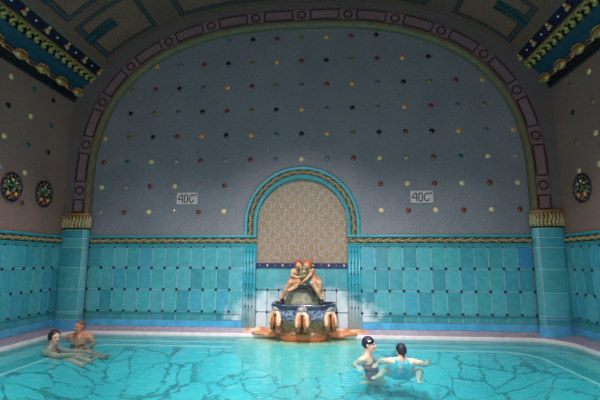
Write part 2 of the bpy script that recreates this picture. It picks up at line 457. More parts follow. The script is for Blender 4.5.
# ------------------------------------------------------------------ roundels on the walls
CN = dict(o='golden orange', y='cream yellow', r='brick red', n='navy', g='olive green', b='slate blue', t='pinkish grey', T='turquoise', K='black')
rows = {0:(3,'bnrgorn'), 1:(0,'obrngorngron'), 2:(-1,'grnborgbrobngro'), 3:(-2,'bngbnrgnobngorbgr'), 4:(-2,'ognronobnognrnobo'),
        5:(-2,'rTytrtrbybrytrTyt'), 6:(-2,'ytrytry   yryryry'), 7:(-2,'trytry     yryryr')}
pts = []
for j, (i0, st) in rows.items():
    for k, c in enumerate(st):
        if c == ' ': continue
        i = i0+k
        x = .547*(i-6)*1.0 - .003
        pts.append((x, 6.382-.554*j, c))
# last rows have gap over the niche
pts = [p for p in pts if not (abs(p[0]) < 1.25 and p[1] < 3.5 and p[1] < 3.35)]
pts.sort(key=lambda p: (p[0]-.6)**2+(p[1]-1.5)**2)
def roundel(m, T, u, w, c):
    r = .054; prof = [(1.0,0),(.98,.010),(.8,.018),(.45,.024),(.2,.025)]
    vs = []; n = 14
    for q, d in prof:
        for j in range(n): a = 2*PI*j/n; vs.append(T(u+r*q*math.cos(a), w+r*q*math.sin(a), d))
    fs = [(i*n+j, i*n+(j+1) % n, (i+1)*n+(j+1) % n, (i+1)*n+j) for i in range(len(prof)-1) for j in range(n)]
    fs.append(tuple(range((len(prof)-1)*n, len(prof)*n)))
    m.add(vs, fs, 'd_'+c, smooth=True)
for x, z, c in pts[:100]:
    m = MB(); roundel(m, TB, x, z, c); m.build('roundel', wall_back, label='%s ceramic roundel' % CN[c])
if pts[100:]:
    m = MB()
    for x, z, c in pts[100:]: roundel(m, TB, x, z, c)
    m.build('roundel', wall_back, kind='stuff', label='outermost small ceramic roundels')
ZR = [4.76,4.215,3.65,3.11,2.53]; UY = [.75,1.30,1.85]
for wl, T, g in ((wall_left, TL, ['KTy','TyK','KTy','gyt',' rr']), (wall_right, TR, ['gyo','Kgt','gyb','yyr','  y'])):
    for j, z in enumerate(ZR):
        for k, u in enumerate(UY):
            c = g[j][k]
            if c == ' ': continue
            m = MB(); roundel(m, T, u, z, c); m.build('roundel', wl, label='%s ceramic roundel' % CN[c])

# ------------------------------------------------------------------ big arch rib
def arc_strip(m, profs, k):      # profs: list of (a,b,y); t over the arch plus straight legs
    ts = [PI*i/96 for i in range(97)]
    ringpts = []
    for a, b, y in profs:
        L = [(a, y, 2.3)]+[(sup(a,b,t)[0], y, sup(a,b,t)[1]) for t in ts]+[(-a, y, 2.3)]
        ringpts.append(L)
    n = len(ringpts[0])
    vs = [p for L in ringpts for p in L]
    fs = [(i*n+j, i*n+j+1, (i+1)*n+j+1, (i+1)*n+j) for i in range(len(profs)-1) for j in range(n-1)]
    m.add(vs, fs, k, smooth=False)
m = MB(); arc_strip(m, [(4.665,3.72,-.12),(4.93,3.995,-.12)], 'mauve')
rib = m.build('trim_5', kind='structure', label='mauve marble band of the great arch')
m = MB(); arc_strip(m, [(4.56,3.59,0),(4.555,3.585,-.04),(4.57,3.60,-.09),(4.60,3.64,-.125),(4.64,3.69,-.135),(4.668,3.722,-.12)], 'olive'); m.build('olive_moulding', rib)
# grey outer border
m = MB(); vs = []; ts = [PI*i/96 for i in range(97)]
inn = [(4.93,2.0)]+[sup(4.93,3.995,t) for t in ts]+[(-4.93,2.0)]
def outp(t):
    x, z = sup(5.3,4.15,t)
    if z < 5.86: x = math.copysign(5.125, x)
    return (x, z)
oo = [(5.125,2.0)]+[outp(t) for t in ts]+[(-5.125,2.0)]
n = len(inn); vs = [(x,-.12,z) for x,z in inn]+[(x,-.12,z) for x,z in oo]
m.add(vs, [(j,j+1,n+j+1,n+j) for j in range(n-1)], 'mosaic_rib'); 
m.build('grey_border', rib)
# arclength parametrisation of the band centre line
A0, B0 = 4.797, 3.857
pl = [sup(A0,B0,PI/2-(PI/2)*i/800) for i in range(801)]+[(A0, 3.0-.7*i/200) for i in range(1,201)]
S = [0]
for a, b in zip(pl[:-1], pl[1:]): S.append(S[-1]+math.hypot(b[0]-a[0], b[1]-a[1]))
def at(s):
    sg = 1 if s >= 0 else -1; s = abs(s); lo = 0; hi = len(S)-1
    while hi-lo > 1:
        mid = (lo+hi)//2
        if S[mid] < s: lo = mid
        else: hi = mid
    f = (s-S[lo])/max(1e-9, S[hi]-S[lo]); a, b = pl[lo], pl[hi]
    x = a[0]+(b[0]-a[0])*f; z = a[1]+(b[1]-a[1])*f
    tx, tz = b[0]-a[0], b[1]-a[1]; l = math.hypot(tx, tz); nx, nz = -tz/l, tx/l     # normal pointing outward
    return sg*x, z, sg*nx, nz
def TA(u, w, d):
    x, z, nx, nz = at(u)
    return (x+nx*w, -.12-d, z+nz*w)
PIT = 1.022
for k in range(-7, 8):
    m = MB(); c = k*PIT; r = .085
    m.tube([TA(c+r*math.cos(a), r*math.sin(a), .004) for a in [2*PI*i/24 for i in range(24)]], .019, 'dred', 6, closed=True); m.build('ring_ornament', rib)
for k in range(-8, 8):
    a = k*PIT+.20; b = (k+1)*PIT-.20
    if k == -8: a = max(a, -7.62)
    if k == 7: b = min(b, 7.62)
    h = .105; n = max(2, int((b-a)/.05))
    loop = [TA(a+(b-a)*i/n, -h, .003) for i in range(n+1)]+[TA(b+(a-b)*i/n, h, .003) for i in range(n+1)]
    m = MB(); m.tube(loop, .017, 'dred', 4, closed=True); m.build('rectangle_outline', rib)
m = MB()
for w in (-.128, .130): m.tube([TA(-7.65+15.3*i/300, w, .001) for i in range(301)], .007, 'dred', 4)
m.build('band_edging', rib)

# ------------------------------------------------------------------ corner pilasters
for sg, side in ((-1,'left'), (1,'right')):
    t = thing('pilaster', 'rounded turquoise tiled pilaster carrying the %s foot of the great arch' % side, 'pilaster', (sg*4.825, -.085, .10), 'pilasters under the great arch')
    R = .308; m = MB(); zs = [.20,.285,.405,.45,.89,1.33,1.74,1.93,2.115]
    nf = 16
    def cp(i, r): a = PI+PI*(i/nf); return (math.cos(a)*r, math.sin(a)*r*.36)
    for z0, z1 in zip(zs[:-1], zs[1:]):
        for f0, f1 in ((0,4),(4,12),(12,16)):
            c = tcol(.05); g = .006
            outer = [cp(i, R) for i in range(f0, f1+1)]
            # small gaps between the curved tiles
            vs = []; nn = len(outer)
            for zz in (z0+g, z1-g):
                for q, (x, y) in enumerate(outer):
                    da = (g/R if q == 0 else (-g/R if q == nn-1 else 0)); ca, sa = math.cos(da), math.sin(da)
                    vs.append((x*ca-y*sa, x*sa+y*ca, zz-.10))
            m.add(vs, [(q,q+1,nn+q+1,nn+q) for q in range(nn-1)], 'tile', c, True)
    m.build('shaft_tiles', t)
    m = MB(); vs = []; 
    for zz in (-.06, 2.02):
        for i in range(nf+1): x, y = cp(i, R-.006); vs.append((x, y, zz))
    m.add(vs, [(q,q+1,nf+1+q+1,nf+1+q) for q in range(nf)], 'grout', smooth=True); m.build('shaft_core', t)
    m = MB(); vs = []
    for zz in (-.06, .175):
        for i in range(nf+1): x, y = cp(i, R+.012); vs.append((x, y, zz))
    m.add(vs, [(q,q+1,nf+1+q+1,nf+1+q) for q in range(nf)], 'blueband', smooth=True); m.build('base_band', t)
    # capital
    c = MB(); prof = [(R+.0,2.02),(R+.02,2.03),(R-.01,2.05),(R-.01,2.30),(R+.0,2.33),(R+.015,2.355),(R+.01,2.37),(.05,2.372)]
    vs = []
    for r, z in prof:
        for i in range(nf+1): x, y = cp(i, r); vs.append((x, y, z))
    K = nf+1
    for i, k in enumerate(['black','black','bedgold','bedgold','copper','copper','copper']):
        c.add([v for v in vs[i*K:(i+2)*K]], [(q,q+1,K+q+1,K+q) for q in range(nf)], k)
    cap_o = c.build('capital', t)
    g = MB()
    def TC(u, w, d): a = PI+u/R; r = R-.01+d; return (math.cos(a)*r, math.sin(a)*r*.36, w)
    for i in range(13):
        u = R*PI*(i+.5)/13
        g.tube([TC(u,2.06,.012), TC(u-.018,2.15,.02), TC(u+.018,2.22,.02), TC(u,2.29,.03)], [.02,.03,.026,.018], 'gold', 6)
        g.ell(TC(u,2.30,.025), .018, 'gold', nu=6, nv=4)
    for w in (2.10,2.24): g.ell(TC(R*PI/2+(.02 if w > 2.2 else -.02), w, .03), .036, 'goldbright', nu=10, nv=6)
    g.ell(TC(R*PI/2+.09,2.10,.03), .022, 'copper', nu=8, nv=5); g.ell(TC(R*PI/2-.08,2.23,.03), .024, 'copper', nu=8, nv=5)
    g.build('gilded_leaf_relief', cap_o, fixn=False)

# ------------------------------------------------------------------ cornices
prof = [(0,4.98,'black'),(.05,5.02,'black'),(.10,5.12,'black'),(.13,5.15,'tealdeep'),(.16,5.24,'tealdeep'),(.22,5.32,'tealdeep'),(.30,5.39,'tealdeep'),(.34,5.43,'black'),
        (.38,5.45,'black'),(.42,5.56,'copper'),(.46,5.585,'copper'),(.47,5.60,'navy'),(.60,5.76,'bedgold'),(.615,5.775,'mosaic_rib'),(.645,5.80,'mosaic_rib'),(.62,5.86,'mosaic_rib')]
for sg, side in ((-1,'left'), (1,'right')):
    T = (lambda x, y, z, s_=sg: (s_*(WX-x), y, z))
    m = MB(); y0, y1 = -.125, YB
    for (x0,z0,k), (x1,z1,_) in zip(prof[:-1], prof[1:]):
        m.add([T(x0,y0,z0),T(x1,y0,z1),T(x1,y1,z1),T(x0,y1,z0)], [(0,1,2,3)], k)
    o = m.build('trim_%d' % (6 if sg < 0 else 7), kind='structure', label='glazed cornice along the %s wall' % side)
    m = MB()
    for i in range(60):
        y = -.16-i*.075
        if y > -4.6: m.ell(T(.035, y, 5.0), (.03,.032,.045), 'black', nu=7, nv=4)
    m.build('serrated_edge', o, kind='stuff')
    for i in range(8):
        y = -.20-i*.553; m = MB()
        # scallop bowl with ribs
        m.ell(T(.13, y, 5.165), (.085,.125,.075), 'goldbright', nu=14, nv=6)
        for q in range(-3, 4):
            m.tube([T(.21, y+q*.012, 5.09), T(.215, y+q*.034, 5.15), T(.17, y+q*.042, 5.225)], [.012,.02,.012], 'copper' if q % 2 else 'goldbright', 5)
        m.tube([T(.16+.05*math.cos(a), y+.12*math.sin(a), 5.215+.02*math.cos(a)) for a in [2*PI*j/16 for j in range(16)]], .016, 'goldbright', 6, closed=True)
        m.build('shell_ornament', o, fixn=False)
        m = MB(); yc = y-.277
        for zz in (-.03, .03): m.tube([T(.15, yc-.10, 5.14+zz), T(.17, yc, 5.14+zz*1.2), T(.15, yc+.10, 5.14+zz)], .013, 'copper', 5)
        for yy in (-.12, .12): m.ell(T(.15, yc+yy, 5.14), (.03,.03,.04), 'goldbright', nu=8, nv=5)
        m.build('chain_link_ornament', o, fixn=False)
    for i in range(24):
        y = -.166-i*.188; m = MB()
        m.tube([T(.36,y+.02,5.42), T(.42,y-.03,5.46), T(.46,y+.03,5.51), T(.47,y+.02,5.55), T(.44,y-.05,5.565), T(.43,y-.075,5.53), T(.44,y-.05,5.505)], [.02,.036,.036,.034,.028,.02,.012], 'leafgold', 7)
        m.ell(T(.39,y+.045,5.45), (.035,.04,.04), 'leafgold', nu=8, nv=5)
        m.build('leaf_ornament', o, fixn=False)
    for i in range(8):
        y = -.12-i*.557
        m = MB()
        m.ell(T(.555, y, 5.655), (.035,.045,.055), 'gold', nu=8, nv=6); m.ell(T(.585, y+.012, 5.725), (.028,.032,.032), 'goldbright', nu=8, nv=6)
        m.tube([T(.53,y-.06,5.63), T(.56,y-.03,5.69), T(.57,y,5.68), T(.56,y+.03,5.69), T(.53,y+.06,5.63)], [.012,.02,.02,.02,.012], 'copper', 6)
        m.build('bird_ornament', o, fixn=False)
        m = MB(); m.ell(T(.545, y-.278, 5.69), .02, 'white', nu=8, nv=5); m.build('white_bead', o)

# ------------------------------------------------------------------ niche behind the fountain
niche = thing('arched_niche', 'arched wall niche framed in turquoise with gold relief behind the fountain', 'niche', (0,0,.10))
def L(p): return (p[0], p[1], p[2]-.10)       # local to the niche empty
def TN(u, w, d):                               # u along the arch from the left foot, w radial
    zt = NZ; leg = zt-1.96; tot = 2*leg+PI*1.07
    if u < leg: return (-w, -d, 1.96+u-.10)
    if u > leg+PI*1.07: return (w, -d, 1.96+(tot-u)-.10)
    a = PI-(u-leg)/1.07; return (math.cos(a)*w, -d, zt+math.sin(a)*w-.10)
TOT = 2*(NZ-1.96)+PI*1.07
def ring(prof, k, name, par):
    m = MB(); nn = 72; K = len(prof)
    vs = [TN(TOT*i/nn, w, d) for i in range(nn+1) for w, d in prof]
    m.add(vs, [(i*K+j, (i+1)*K+j, (i+1)*K+j+1, i*K+j+1) for i in range(nn) for j in range(K-1)], k, smooth=False)
    return m.build(name, par)
fr = ring([(1.005,0),(1.005,.02),(1.13,.02),(1.13,0)], 'friezebed', 'frieze_bed', niche)
ring([(1.125,.0),(1.125,.04),(1.14,.055),(1.17,.06),(1.185,.045),(1.20,.04),(1.21,.02),(1.21,0)], 'tealmould', 'outer_moulding', niche)
ring([(.925,-.07),(.93,.02),(.945,.045),(.965,.05),(.985,.035),(1.005,.045),(1.01,.0)], 'tealmould', 'inner_moulding', niche)
m = MB(); scroll_band(m, lambda u, w, d: TN(u, 1.015+w, d+.02), .02, TOT-.02, .108, .20); m.build('gold_relief', niche, fixn=False)
# floral panel (very shallow recess)
YN = .07; m = MB(); xs = [.94*math.sin(PI/2*i/20) for i in range(-20,21)]
for a, b in zip(xs[:-1], xs[1:]):
    za, zb = NZ+math.sqrt(max(0,.94**2-a*a)), NZ+math.sqrt(max(0,.94**2-b*b))
    m.add([L((a,YN,1.42)),L((b,YN,1.42)),L((b,YN,zb)),L((a,YN,za))], [(0,1,2,3)], 'floral')
m.build('floral_mosaic_panel', niche)
M['cobalt'] = simple('cobalt_border', lin(14,36,88), .45, 0, .15, 20)
m = MB(); m.box(L((-.94,YN-.045,1.335)), L((.94,YN+.01,1.43)), 'cobalt'); nb = m.build('navy_border', niche)
for i in range(12):
    m = MB(); m.ell(L((-.86+i*.157, YN-.045, 1.383)), (.022,.01,.022), 'd_y' if i % 2 else 'd_b', nu=8, nv=5); m.build('border_rosette', nb)
TNi = lambda u, w, d: (u, YN-d, w-.10)
t, s = MB(), MB()
for k in range(-4, 4):
    a, b = k*.235, (k+1)*.235; g = .006
    for z0, z1 in ((.89,1.325),(.45,.89),(.14,.445)):
        t.prism([(a+g,z0+g),(b-g,z0+g),(b-g,z1-g),(a+g,z1-g)], .008, .022, 'tile', TNi, tcol(.1), inset=.006)
        if z0 > .2:
            s = MB(); studs_n = s.prism([(a+.03*math.cos(q*PI/4), z0+.03*math.sin(q*PI/4)) for q in range(8)], .01, .03, 'stud', TNi, inset=.008); s.build('tile_stud', niche)
m = MB(); m.box(L((-.94,YN,.10)), L((.94,YN+.01,1.34)), 'grout'); m.build('tile_bed', niche)
t.build('niche_tiles', niche)
for sg in (-1, 1):       # side reveals and fluted strips
    m = MB(); m.add([L((sg*.94,0,.10)),L((sg*.94,YN+.01,.10)),L((sg*.94,YN+.01,2.26)),L((sg*.94,0,2.26))], [(0,1,2,3)], 'tealmould')
    for q in range(4):
        x = sg*(.965+.066*q+.0); m.tube([L((x+sg*.01, .012, .13)), L((x+sg*.01, .012, 1.77))], .041, 'tile', 12, col=lin(46,150,168)[:3])
    fl = m.build('fluted_strip', niche)
    z = 1.66
    while z > .4:
        for q in range(3):
            x = sg*(1.008+.066*q); m = MB(); m.ell(L((x,-.012,z)), (.014,.014,.028), 'stud', nu=8, nv=5); m.build('dark_inlay', fl)
        z -= .22

# ------------------------------------------------------------------ signs
def make_sign(x, z, side):
    t = thing('temperature_sign', 'white temperature sign with dark 40C lettering on the grey wall, %s of the niche' % side, 'sign', (x, -.001, z), 'temperature signs')
    m = MB(); m.box((-.225,-.014,-.124), (.225,0,.124), 'sign'); pl_ = m.build('sign_plate', t)
    def st(P, name):
        m = MB(); sx = .445/266; sy = .248/147
        Q = [((px-230)*sx, -.018, -(py-181)*sy) for px, py in P]
        for a, b in zip(Q[:-1], Q[1:]):
            a, b = Vector(a), Vector(b); d = (b-a).normalized(); n = Vector((d.z,0,-d.x))*.0105; e = d*.007
            a -= e; b += e; y = Vector((0,.006,0))
            m.add([a-n,b-n,b+n,a+n,a-n+y,b-n+y,b+n+y,a+n+y], [(0,1,2,3),(4,7,6,5),(0,4,5,1),(1,5,6,2),(2,6,7,3),(3,7,4,0)], 'ink')
        m.build(name, pl_)
    st([(172,234),(172,146),(160,136),(148,142),(116,188),(118,194),(172,194)], 'digit_four')
    st([(206,136),(226,136),(236,148),(236,222),(226,234),(206,234),(196,222),(196,148),(206,136)], 'digit_zero')
    st([(318,152),(308,138),(290,138),(276,150),(258,182),(262,206),(276,228),(294,234),(308,222),(316,204)], 'letter_c')
    m = MB(); cx, cz = (341-230)*.445/266, -(137-181)*.248/147
    m.prism([(cx+.02*math.cos(i*PI/4), cz+.02*math.sin(i*PI/4)) for i in range(8)], .013, .02, 'ink', lambda u,w,d: (u,-d,w)); m.build('degree_dot', pl_)
make_sign(-2.45, 2.79, 'left'); make_sign(2.46, 2.777, 'right')

# ------------------------------------------------------------------ oval medallions
def medallion(T, u, z, label, W=.225, seed=1):
    rnd = random.Random(seed)
    o3 = T(u, z, 0); t = thing('wall_medallion', label, 'medallion', o3, 'oval flower medallions')
    TT = lambda a, b, d: tuple(p-q for p, q in zip(T(u+a, z+b, d+.002), o3))
    H = .255
    m = MB(); m.prism([(W*math.cos(2*PI*i/32), H*math.sin(2*PI*i/32)) for i in range(32)], 0, .012, 'black', TT); m.build('backing', t)
    m = MB(); m.tube([TT(W*math.cos(2*PI*i/32), H*math.sin(2*PI*i/32), .016) for i in range(32)], .018, 'stud', 6, closed=True); m.build('rim', t)
    m = MB()
    for i in range(70):
        a = rnd.uniform(0, 2*PI); r = math.sqrt(rnd.random())*.84
        m.ell(TT(W*r*math.cos(a), .02+H*.88*r*math.sin(a)*.95, .016), (.016,.016,.02), rnd.choice(['leafg','leafg','leafd','leafg','leafd','leafg','leafp','d_r']) , nu=6, nv=4)
    for i in range(14):
        a = 2*PI*i/14; m.ell(TT(W*.82*math.cos(a), H*.84*math.sin(a), .018), .015, 'leafp', nu=6, nv=4)
    m.build('flowers_and_leaves', t)
    for q, zz, r_, k in ((-.09,-.12,.04,'d_o'),(.09,-.12,.04,'d_o'),(0,.13,.025,'d_y'),(-.09,.09,.018,'white'),(.09,.08,.018,'white')):
        m = MB(); m.ell(TT(q, zz, .024), (r_*.85,r_*.9,r_), k, nu=8, nv=6); m.build('bloom', t, label={'d_o':'orange bloom','d_y':'cream bloom','white':'white bloom'}[k])
    m = MB(); m.ell(TT(0,-.175,.02), (.055,.055,.05), 'd_r', nu=10, nv=6); m.ell(TT(0,-.13,.018), (.03,.03,.06), 'd_r', nu=10, nv=6); m.build('red_vase', t, voxel=.008)
M['leafg'] = simple('leaf_green', lin(92,130,84), .4); M['leafd'] = simple('leaf_dark', lin(36,66,40), .4); M['leafp'] = simple('leaf_pink', lin(178,132,100), .4)
medallion(TL, 1.58, 2.785, 'oval flower medallion on the left wall, the larger one nearer the viewer', .225, 1)
medallion(TL, .762, 2.79, 'oval flower medallion on the left wall, beside the arch pilaster', .225, 2)
medallion(TR, .80, 2.785, 'dark rimmed oval flower medallion alone on the right wall', .24, 3)

# ------------------------------------------------------------------ pool
EX, EY = 4.85, -.12          # water edge
def rr(off):                  # rounded-corner outline of the pool edge, from (left, far front) round the back to the right
    r = .62; x = EX+off; y = EY+off; pts = [(-x, YB)]+[(-x, -9.0+i*.6) for i in range(14)]
    cx, cy = x-r-0, y-r
    pts += [(-cx-r*math.cos(a), cy+r*math.sin(a)) for a in [PI/2*i/8 for i in range(9)]]
    pts += [(-cx+2*cx*i/24, y) for i in range(1, 24)]
    pts += [(cx+r*math.sin(a), cy+r*math.cos(a)) for a in [PI/2*i/8 for i in range(9)]]
    pts += [(x, cy-.0+(-9.0-cy)*i/14) for i in range(1,15)]+[(x, YB)]
    return pts
def loft(rings, k, name, kind='structure', label=None, fix=True):
    m = MB(); n = len(rings[0]); vs = [p for R_ in rings for p in R_]
    m.add(vs, [(i*n+j, i*n+j+1, (i+1)*n+j+1, (i+1)*n+j) for i in range(len(rings)-1) for j in range(n-1)], k)
    return m.build(name, kind=kind, label=label)
Z = lambda pts, z: [(x, y, z) for x, y in pts]
def wallpts(o=0):             # same count, projected out to the walls
    out = []
    for x, y in rr(0):
        X = x*(WX+.02)/EX; Yy = .02 if y > EY-.63 else y
        if y > EY-.63 and abs(x) < 4.3: X = x*1.03
        out.append((X, Yy))
    return out
kerb = loft([[(x, y, .155 if y > -.1 and abs(x) < 4.9 else .125) for x, y in wallpts()], [(x*.995, y-.035, .150 if y > -.1 and abs(x) < 4.9 else .120) for x, y in wallpts()], Z(rr(.012), .054)], 'rim', 'trim_8', label='mauve stone kerb')
kb2 = loft([Z(rr(.013), .052), Z(rr(.010), .055), Z(rr(.004), .053), Z(rr(0), .046), Z(rr(0), -.02)], 'white', 'white_nosing', kind=None)
kb2.parent = kerb
kb3 = loft([Z(rr(0), -.015), Z(rr(-.003), -.11)], 'ledgeface', 'underwater_kerb_face', kind=None); kb3.parent = kerb
# ledge under water: shallow tread, sloping face, white edge
LX1, LX2, LY = 4.45, 4.17, -.36
def rl(xx, yy):
    pts = rr(0); out = []
    for x, y in pts:
        out.append((x*xx/EX, y if y < -1.0 else yy+(y-EY)*(1.0 if y < EY else 0)))
    return out
l1 = loft([Z(rr(0), -.10), Z(rl(LX1, LY+.12), -.11)], 'ledge', 'trim_9', label='pale submerged ledge around the pool')
l2 = loft([Z(rl(LX1, LY+.12), -.11), Z(rl(LX2+.03, LY+.03), -.155)], 'ledgeface', 'sloping_step_face', kind=None); l2.parent = l1
l3 = loft([Z(rl(LX2+.035, LY+.03), -.150), Z(rl(LX2, LY), -.152), Z(rl(LX2, LY), -.17)], 'ledgeline', 'white_step_edge', kind=None); l3.parent = l1
# pool floor, dished
m = MB(); nx, ny = 60, 60
X0, X1, Y0, Y1 = -LX2-.02, LX2+.02, LY+.02, YB
def fz(x, y):
    d = min(LX2-abs(x), LY-y, 9); d = max(0, d); q = min(1, d/1.3); q = q*q*(3-2*q); return -.17-.40*q
grid = [(X0+(X1-X0)*i/nx, Y0+(Y1-Y0)*j/ny) for j in range(ny+1) for i in range(nx+1)]
m.add([(x,y,fz(x,y)) for x,y in grid], [(j*(nx+1)+i, j*(nx+1)+i+1, (j+1)*(nx+1)+i+1, (j+1)*(nx+1)+i) for j in range(ny) for i in range(nx)], 'poolfloor', smooth=True)
m.build('floor', kind='structure')
# limescaled half-round shelf under the fountain
m = MB(); pl2 = [(0.03+1.22*math.cos(PI+PI*i/28), -.13+.74*math.sin(PI+PI*i/28)) for i in range(29)]
n = len(pl2); m.add([(x,y,-.035) for x,y in pl2]+[(.03+(x-.03)*1.08,-.13+(y+.13)*1.10,-.07) for x,y in pl2]+[(.03+(x-.03)*1.45,-.13+(y+.13)*1.6,-.60) for x,y in pl2], [tuple(range(n))]+[(q*n+i,q*n+i+1,(q+1)*n+i+1,(q+1)*n+i) for q in (0,1) for i in range(n-1)], 'shelf')
m.build('trim_10', kind='structure', label='pale half-round submerged shelf below the fountain')
m = MB(); rp = rr(-.001)
m.add([(x,y,0) for x,y in rp], [tuple(range(len(rp)))], 'water')
tag(m.build('pool_water', fixn=False), 'clear turquoise rippling water filling the pool', 'water', kind='stuff')
# ------------------------------------------------------------------ fountain
def basin_mat():
    t = NT('mottled_blue_glaze'); q, p = t.xyz()
    n1, _ = t.noise(p, 16, 5, .65); n2, _ = t.noise(p, 5, 4)
    c = t.mix(t.ramp(n1, .38, .62), lin(36,52,84), lin(140,158,186))
    low = t.math('SUBTRACT', 1.0, t.ramp(t.math('ADD', q[2], t.math('MULTIPLY', t.math('ADD', n2, -.5), .25)), .30, .44))
    c2 = t.mix(t.ramp(n1, .35, .65), lin(96,60,36), lin(136,104,66))
    c = t.mix(low, c, c2)
    vlow = t.math('SUBTRACT', 1.0, t.ramp(t.math('ADD', q[2], t.math('MULTIPLY', t.math('ADD', n2, -.5), .10)), .03, .085))
    c = t.mix(vlow, c, lin(186,96,38))
    t.bsdf(c, .3, 0, t.bump(n1, .4, .02), .5, .3); return t.m
M['basin'] = basin_mat()
M['basinrim'] = simple('dark_blue_rim', lin(44,58,80), .25, 0, .5, 18, .3, coat=.3)
def crust_mat(name, a, b, c3):
    t = NT(name); q, p = t.xyz(); n1, _ = t.noise(p, 9, 5, .6); n2, _ = t.noise(p, 30, 3)
    c = t.mix(t.ramp(n1, .35, .6), a, b); c = t.mix(t.math('MULTIPLY', t.ramp(n2, .5, .75), .6), c, c3)
    t.bsdf(c, .55, 0, t.bump(n2, .5, .02)); return t.m
M['crust'] = crust_mat('cream_limescale', lin(228,206,184), lin(212,160,118), lin(240,228,214))
M['rust'] = crust_mat('orange_mineral_stain', lin(190,112,62), lin(150,80,42), lin(222,170,124))
M['stain'] = crust_mat('pale_orange_crust', lin(206,146,104), lin(186,112,70), lin(224,196,176))
M['darkwet'] = simple('dark_wet_recess', lin(52,26,18), .3, 0, .4, 12, .3)  # dark brown for the solid mouth block and its thin drips
M['hoodgrey'] = simple('grey_shell_hood', lin(140,136,138), .4, 0, .35, 26, .4)
M['rock'] = crust_mat('grey_green_stone', lin(124,128,106), lin(156,156,134), lin(82,86,66))
FX, FY = .06, .0
ft = thing('fountain', 'blue glazed wall fountain basin with three lime-crusted spouts below the niche', 'fountain', (FX, FY, -.03))
def half_lathe(m, prof, k, ax=.625, ay=.585, n=36, ks=None):
    vs = []
    for r, z in prof:
        for i in range(n+1):
            a = PI+PI*i/n; e = 3.8
            x = math.copysign(abs(math.cos(a))**(2/e), math.cos(a)); y = -abs(math.sin(a))**(2/e)
            vs.append((x*ax*r, y*ay*r+.0, z+.03))
    m.add(vs, [(i*(n+1)+j, i*(n+1)+j+1, (i+1)*(n+1)+j+1, (i+1)*(n+1)+j) for i in range(len(prof)-1) for j in range(n)], k, smooth=True)
m = MB(); half_lathe(m, [(.93,.60),(.96,.57),(.97,.50),(.955,.44),(.93,.38),(.90,.33),(.80,.24),(.72,.17),(.74,.13),(.80,.09),(.78,.0),(.70,-.06)], 'basin'); bz = m.build('basin', ft)
m = MB(); half_lathe(m, [(.93,.56),(.98,.575),(1.02,.60),(1.03,.64),(1.01,.665),(.97,.67),(.90,.66),(.88,.62),(.05,.62)], 'basinrim'); m.build('basin_rim', ft)
m = MB(); m.box((-.62,-.02,.62), (.62,.06,.70), 'basinrim'); m.build('back_slab', ft)
def spout(x, y, rz):
    R = Matrix.Rotation(rz, 3, 'Z')
    T = lambda a, b, c: tuple(R @ Vector((a*.86, b, .575-(.575-c)*(.70 if c < .575 else 1)))+Vector((x, y, 0)))
    m = MB()
    m.ell(T(0,0,.60), (.10,.085,.07), 'hoodgrey', R); 
    for q in (-1,0,1): m.ell(T(q*.05,-.045,.60), (.026,.03,.03), 'hoodgrey', R, 8, 6)
    sp = m.build('spout', ft, label='limescale-crusted overflow spout')
    m = MB()
    hs = [(-.118,.19),(-.112,.26),(-.108,.35),(-.096,.44),(-.06,.52),(0,.55),(.06,.52),(.096,.44),(.108,.35),(.112,.26),(.118,.19)]
    m.tube([T(a,-.05-.015*math.sin(z*9),z) for a, z in hs], [.024,.040,.046,.044,.042,.046,.042,.044,.046,.040,.024], 'crust', 10); m.build('crusted_lip', sp, voxel=.012, smooth=1, label='cream limescale arch')
    m = MB()
    for sg in (-1,1): m.tube([T(sg*.05,-.035,.49), T(sg*.058,-.050,.38), T(sg*.066,-.055,.25), T(sg*.078,-.045,.07)], [.02,.040,.044,.036], 'rust', 8)
    m.build('stained_inner_flank', sp, label='orange mineral-stained flank')
    m = MB(); m.add([T(-.05,-.03,.50), T(.05,-.03,.50), T(.05,-.03,.16), T(-.05,-.03,.16), T(-.05,.03,.50), T(.05,.03,.50), T(.05,.03,.10), T(-.05,.03,.10)], [(0,1,2,3),(4,7,6,5),(0,4,5,1),(2,6,7,3),(1,5,6,2),(0,3,7,4)], 'darkwet')
    for q in (-.03,0,.035): m.tube([T(q,-.045,.30), T(q*1.2,-.06,.16), T(q*1.1,-.055,.02)], [.006,.012,.008], 'darkwet', 6)
    m.build('dark_mouth', sp)
spout(0, -.60, 0); spout(-.50, -.46, -.50); spout(.50, -.46, .50)
# orange mounds at both sides on the kerb
for sg in (-1,1):
    m = MB(); m.ell((sg*.80,-.10,.10), (.26,.11,.045), 'stain', nu=18, nv=8); m.ell((sg*.66,-.16,.08), (.18,.09,.06), 'stain', nu=16, nv=8)
    m.build('mineral_deposit', ft, voxel=.02, smooth=3, label='orange mineral crust spread over the kerb')
m = MB(); m.ell((0,-.26,.665), (.375,.235,.40), 'rock', nu=28, nv=14, zmin=0); m.ell((0,-.24,.66), (.40,.26,.06), 'rock', nu=28, nv=6)
m.ell((-.13,-.34,.86), (.16,.13,.16), 'rock'); m.ell((.15,-.33,.84), (.16,.13,.17), 'rock')
m.build('stone_mound', ft, voxel=.02, smooth=2, label='grey-green rounded stone mound')

